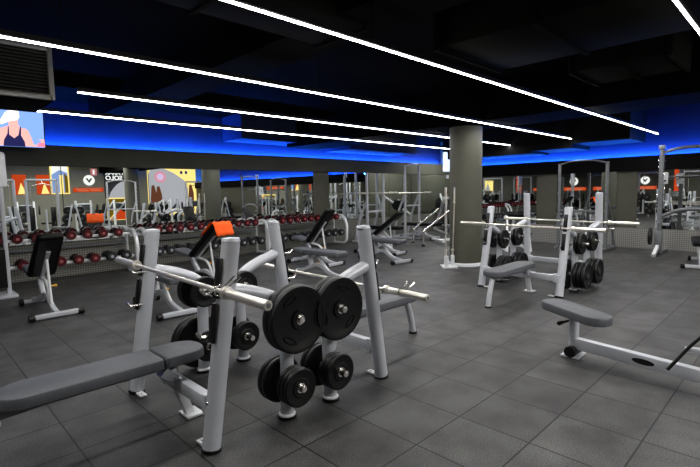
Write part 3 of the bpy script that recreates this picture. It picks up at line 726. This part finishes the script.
tower((12.4, -4.4, 0), PI, 'silver cable machine reflected beside the grey poster', 1.2)
tower((-3.0, 2.0, 0), PI/2, 'silver cable machine reflected in the right wall', 1.2)
tower((-4.4, 6.6, 0), PI/2, 'silver cable machine reflected near the column edge', 1.2)
tower((-4.4, 4.4, 0), PI/2, 'wide silver cable machine reflected right of the column', 1.4)
def leg_press(loc, rz, label, c=blackvinyl):
    t = empty('leg_press', loc, rz, label, 'exercise machine', 'leg press machines')
    for s in (-1, 1):
        MB().tube([(s*.3, -1.0, .1), (s*.3, .8, 1.35)], .04).build('slide_rail', white_steel, t)
        MB().tube([(s*.3, .8, 0), (s*.3, .8, 1.4)], .04, .04, 'rect').build('upright', white_steel, t)
        MB().lathe([(0, -.03), (.2, -.03), (.22, 0), (.2, .03), (0, .03)], (s*.48, .25, 1.0), 'X', 28).build('loaded_plate', rubber, t)
        MB().tube([(s*.3, -1.0, .05), (s*.3, .9, .05)], .04, .04, 'rect').build('base_rail', white_steel, t)
    MB().box((0, .35, 1.1), (.6, .05, .45), RX(-.9), .01).build('foot_plate', darkframe, t)
    MB().pad(.8, .45, .09, (0, -1.0, .55), RX(-.9) @ RZ(PI/2), .06).build('backrest', c, t)
    MB().pad(.45, .45, .09, (0, -.68, .28), RZ(PI/2), .06).build('seat_pad', c, t)
    MB().tube([(-.3, -1.0, .1), (.3, -1.0, .1)], .04).build('crossbar', white_steel, t)
k = 0
for x, y, r, l in ((14.3, 9.35, 2.4, 'white leg press with black pads in the far corner beyond the pull-up frame'), (6.3, -3.0, .4, 'white leg press reflected under the check-mark sign'), (9.6, -3.4, -.5, 'white leg press reflected at the left of the bright poster'), (11.2, -2.6, .3, 'white leg press reflected amid the bright poster'),
                (-2.6, 5.0, 1.3, 'white leg press reflected behind the farthest barbell'), (-2.6, 7.2, 1.8, 'white leg press reflected right beside the round column'), (-4.9, -.8, 1.2, 'white leg press reflected behind the half rack'),
                (-.9, 8.2, 1.5, 'white leg press reflected close to the studded plinth'),
                (-1.0, 9.6, 1.2, 'white leg press reflected under the yellow panel'),
                (7.7, -4.0, -.2, 'white leg press reflected below the dark poster'), (4.2, -4.2, .2, 'white leg press reflected behind the cable machine'), (12.4, -2.3, .1, 'white leg press reflected at the edge of the bright poster')):
    leg_press((x, y, 0), r, l)
for i, (x, y, r, l) in enumerate(((9.9, -1.2, 2.2, 'adjustable bench with grey pad, reflected above the red dumbbells'), (11.3, -.6, 2.6, 'adjustable bench reflected right of the column image'), (-1.6, 2.9, -1.0, 'adjustable bench reflected behind the power rack'))):
    o = incline_bench((x, y), r, l, 48, vinyl); o['group'] = 'benches seen in the mirrors'
pr_ = power_rack((7.2, -.9, 0), PI, 'squat rack reflected above the middle dumbbell rack', 1.2, 2.2)
power_rack((-3.6, 9.0, 0), PI/2, 'squat rack reflected in the far right mirror', 1.2, 2.2)

def plate_tree(loc, rz, label):
    t = empty('plate_tree', loc, rz, label, 'plate rack', 'machines seen in the mirrors')
    for s in (-1, 1): MB().tube([(s*.3, 0, 0), (s*.06, 0, 1.25)], .035, .03, 'rect').build('frame_leg', silver, t)
    for z in (.3, .65, 1.0):
        for s in (-1, 1):
            x = s*(.3-.2*z+.1); MB().lathe([(0, -.05), (.17, -.05), (.19, 0), (.17, .05), (0, .05)], (x, -.1, z), 'Y', 24).build('hung_plate', rubber, t)
            MB().cyl((x, -.2, z), (x, 0, z), .025, 10).build('peg', chrome, t)
    return t
trees = [((5.3, -1.0, 0), .2, 'plate tree reflected left of the orange towel'), ((8.6, -.6, 0), -.2, 'plate tree reflected under the dark poster'), ((12.4, -1.2, 0), .3, 'plate tree reflected beside the column image'),
         ((-.8, 6.2, 0), 1.3, 'plate tree reflected near the distant bench press'), ((-.5, 2.2, 0), 1.7, 'plate tree reflected right of the power rack'), ((-1.0, 1.0, 0), 1.5, 'plate tree reflected behind the half rack')]
for a_ in trees: plate_tree(*a_)
# posters and signs on the rear and near walls, prints made to glow
def poster(name, loc, rz, label, w, h, base, frame=None):
    t = empty(name, loc, rz, label, 'poster' if name == 'poster' else 'sign')
    MB().box((0, -.012, 0), (w, .024, h)).build('panel', base, t)
    if frame:
        f = MB()
        for s in (-1, 1): f.box((0, -.02, s*h/2), (w+.06, .04, .06)); f.box((s*w/2, -.02, 0), (.06, .04, h+.06))
        f.build('frame', frame, t)
    return t
def shape(t, name, pts, m, d=.03): return MB().poly([(x, -d, z) for x, z in pts]).build(name, m, t)
signwhite = emat('sign_white_glow', (.95, .95, .93), .9); signorange = emat('sign_orange_glow', (.9, .12, .03), .55); pgrey = emat('poster_grey_glow', (.48, .48, .52), .8)  # unlit prints given emission, standing in for light in the rear area
pdark = mat('poster_dark', (.03, .03, .04), .5); pyellow = emat('poster_yellow_glow', (1.0, .78, .28), 1.0); pblue = emat('poster_blue_glow', (.30, .42, .75), .8); polive = emat('poster_olive_glow', (.25, .17, .02), .6)
def text(t, s, size, x, z, m, align='LEFT', d=.032):
    c = bpy.data.curves.new('lettering', 'FONT'); c.body = s; c.size = size; c.align_x = align; c.extrude = .003; c.offset = .012
    o = bpy.data.objects.new('lettering', c); COL.objects.link(o); c.materials.append(m); o.parent = t
    o.location = (x, -d, z); o.rotation_euler = (PI/2, 0, 0)
    bpy.context.view_layer.update(); me = bpy.data.meshes.new_from_object(o.evaluated_get(bpy.context.evaluated_depsgraph_get()))
    n = bpy.data.objects.new('lettering', me); COL.objects.link(n); n.parent = t; n.location = (x, -d, z); n.rotation_euler = (PI/2, 0, 0)
    if not me.materials: me.materials.append(m)
    bpy.data.objects.remove(o); return n
# local poster frame: +X right, -Y outward; on the rear wall rz=PI makes it face +Y
YR = YB+.01
def logo(loc, rz, label, s=1.0):
    t = poster('wall_sign', loc, rz, label, 1.42*s, .22*s, signorange)
    shape(t, 'disc', circ(-.05*s, .50*s, .27*s, .27*s, 32), signwhite)
    shape(t, 'check_mark', [(-.20*s, .58*s), (-.13*s, .62*s), (-.05*s, .49*s), (.03*s, .62*s), (.10*s, .58*s), (-.05*s, .36*s)], pdark, .034)
    for z, a_, b_ in ((.045, -.55, -.02), (.045, .05, .6), (-.045, -.6, -.1), (-.045, -.02, .5)):
        MB().box(((a_+b_)/2*s, -.027, z*s), ((b_-a_)*s, .006, .022*s)).build('lettering_line', emat('line_pale_glow', (.95, .45, .3), .7), t)
logo((7.25, YR, 1.92), PI, 'white disc with black check mark over an orange text band')
logo((X0+.01, 9.45, 1.45), PI/2, 'check mark disc and orange band seen right of the column', 1.0)
logo((X0+.01, 7.3, 1.45), PI/2, 'check mark disc and orange band seen beside the half rack', .9)
t = poster('poster', (8.53, YR, 2.40), PI, 'dark poster reading PARAR SOLO with a pale grey dome', 1.0, 1.9, pdark)
shape(t, 'grey_dome', [(-.5, -.95), (-.5, -.02), (-.30, -.08), (-.12, -.2), (.05, -.38), (.22, -.62), (.34, -.95)], pgrey)
text(t, 'PARAR', .29, -.47, .33, signwhite); text(t, 'SOLO', .33, -.42, .04, signwhite)
t = poster('poster', (5.98, YR, 2.48), PI, 'pale yellow framed poster with blue and yellow stripes', .76, 1.45, pblue, pyellow)
shape(t, 'yellow_stripe', [(-.15, -.7), (-.15, .2), (.02, .2), (.02, -.7)], pyellow); shape(t, 'olive_stripe', [(-.36, -.7), (-.36, .1), (-.2, .3), (-.2, -.7)], polive)
shape(t, 'white_top', [(-.36, .3), (-.36, .7), (.36, .7), (.36, .2), (0, .45)], signwhite)
t = poster('poster', (11.75, YR, 1.85), PI, 'large bright yellow and white poster with a pink ring', 2.9, 2.9, pyellow)
shape(t, 'white_cloud', [(1.42, -1.3), (1.42, .9), (1.2, 1.3), (.8, 1.4), (-.1, 1.0), (-.7, .6), (-.9, .1), (-.9, -1.3)], pgrey, .03)
shape(t, 'pink_ring', circ(.72, .78, .33, .33), emat('poster_pink_glow', (.8, .35, .45), .8), .034); shape(t, 'ring_centre', circ(.72, .78, .2, .2), emat('poster_lilac_glow', (.75, .6, .85), .8), .038)
for x in (-.55, -.85): shape(t, 'dark_spot', circ(x, 1.05, .08, .1), pdark, .034)
for x, h_ in ((1.15, .9), (.85, .7), (-1.1, 1.0)):
    shape(t, 'figure_patch', [(x-.15, -1.3), (x-.18, -.4+h_*.2), (x-.05, h_*.35), (x+.1, h_*.3), (x+.18, -.5), (x+.12, -1.3)], emat('figure_brown_glow', (.22, .09, .05), .6), .036)
t = poster('floor_sign', (8.40, -5.2, .88), PI, 'framed square sign split into olive and orange triangles', 1.05, 1.15, polive, pyellow)
shape(t, 'orange_triangle', [(-.5, -.55), (.5, -.55), (-.5, .55)], signorange); MB().tube([(.5, -.035, -.55), (-.5, -.035, .55)], .02).build('diagonal_bar', pyellow, t)
MB().box((0, 0, -.72), (1.0, .4, .3), None, .02).build('base', bandpaint, t)
for i, (x, lab) in enumerate(((4.3, 'orange wall panel reflected left of the cable machine'), (5.25, 'orange wall panel reflected between the cable machine uprights'))):
    t = poster('poster', (x, YR, 2.2), PI, lab, .55, .95, signorange)
    shape(t, 'pale_patch', [(-.25, -.45), (-.05, .1), (.1, -.45)], pyellow)
t = poster('exit_sign', (7.55, YR, 2.85), PI, 'small pink and white safety sign above the check mark disc', .3, .36, emat('sign_pink_glow', (.7, .3, .3), .6)); shape(t, 'figure', [(-.04, -.12), (-.04, .12), (.05, .12), (.05, -.12)], signwhite)
for i, (y, c, w, lab) in enumerate(((5.6, signorange, .4, 'tall narrow orange panel reflected beside the white box'), (3.2, pyellow, .7, 'pale yellow panel reflected at the far right'), (1.6, signorange, .5, 'narrow orange panel reflected behind the half rack'))):
    t = poster('poster', (X0+.01, y, 1.8), PI/2, lab, w, .8 if i == 1 else 1.8, c); shape(t, 'pale_patch', [(-w*.4, -.3), (-w*.1, .2), (w*.2, -.3)], pgrey)

# ------------------------------------------------------------------ area lamps: output of the strips, plus added fills without a fixture
def area(loc, rot, sx, sy, e, col):
    l = bpy.data.lights.new('added_area_lamp', 'AREA'); l.shape = 'RECTANGLE'; l.size = sx; l.size_y = sy; l.energy = e; l.color = col
    o = bpy.data.objects.new('added_area_lamp', l); COL.objects.link(o); o.location = loc; o.rotation_euler = rot; o['kind'] = 'helper'
for y_, xa_, xb_ in ((4.34, -4.5, 12.1), (2.65, -4.5, 12.8), (6.05, 1.6, 12.95), (7.68, 1.5, 12.3), (.71, 3.0, 12.4)):
    area(((xa_+xb_)/2, y_, 2.74), (0, 0, 0), xb_-xa_, .008, 6.6*(xb_-xa_), (1, .98, .95))  # carries the light output of the strip above it
area((14.3, 9.3, 3.3), (0, 0, 0), 1.5, .4, 70, (1, .98, .95))  # added fill to lift the dark far corner, no fixture there
area((6.0, -2.6, 3.3), (0, 0, 0), 10, 1.5, 520, (1, .98, .95))  # added fill behind the camera, brightens what the mirrors reflect
w = bpy.data.worlds.new('World'); S.world = w; w.use_nodes = True
w.node_tree.nodes['Background'].inputs[0].default_value = (.6, .7, 1, 1); w.node_tree.nodes['Background'].inputs[1].default_value = .02

# ------------------------------------------------------------------ camera
f_, p, y, r = 458.7, -.0905, .7918, -.01974
cp, sp_, cy, sy, cr, sr = math.cos(p), math.sin(p), math.cos(y), math.sin(y), math.cos(r), math.sin(r)
F = Vector((cy*cp, sy*cp, sp_)); Rt = Vector((sy, -cy, 0)); U = Rt.cross(F)
R2 = cr*Rt+sr*U; U2 = -sr*Rt+cr*U
cam = bpy.data.cameras.new('Camera'); co = bpy.data.objects.new('Camera', cam); COL.objects.link(co)
M = Matrix((R2, U2, -F)).transposed().to_4x4(); M.translation = Vector((0, 0, 1.55)); co.matrix_world = M
cam.sensor_fit = 'HORIZONTAL'; cam.sensor_width = 36; cam.lens = f_/700*36; cam.clip_start = .05; cam.clip_end = 200
S.camera = co
S.view_settings.view_transform = 'Standard'; S.view_settings.look = 'Medium High Contrast'; S.view_settings.exposure = 0
S.cycles.max_bounces = 8; S.cycles.glossy_bounces = 5; S.cycles.sample_clamp_indirect = 4
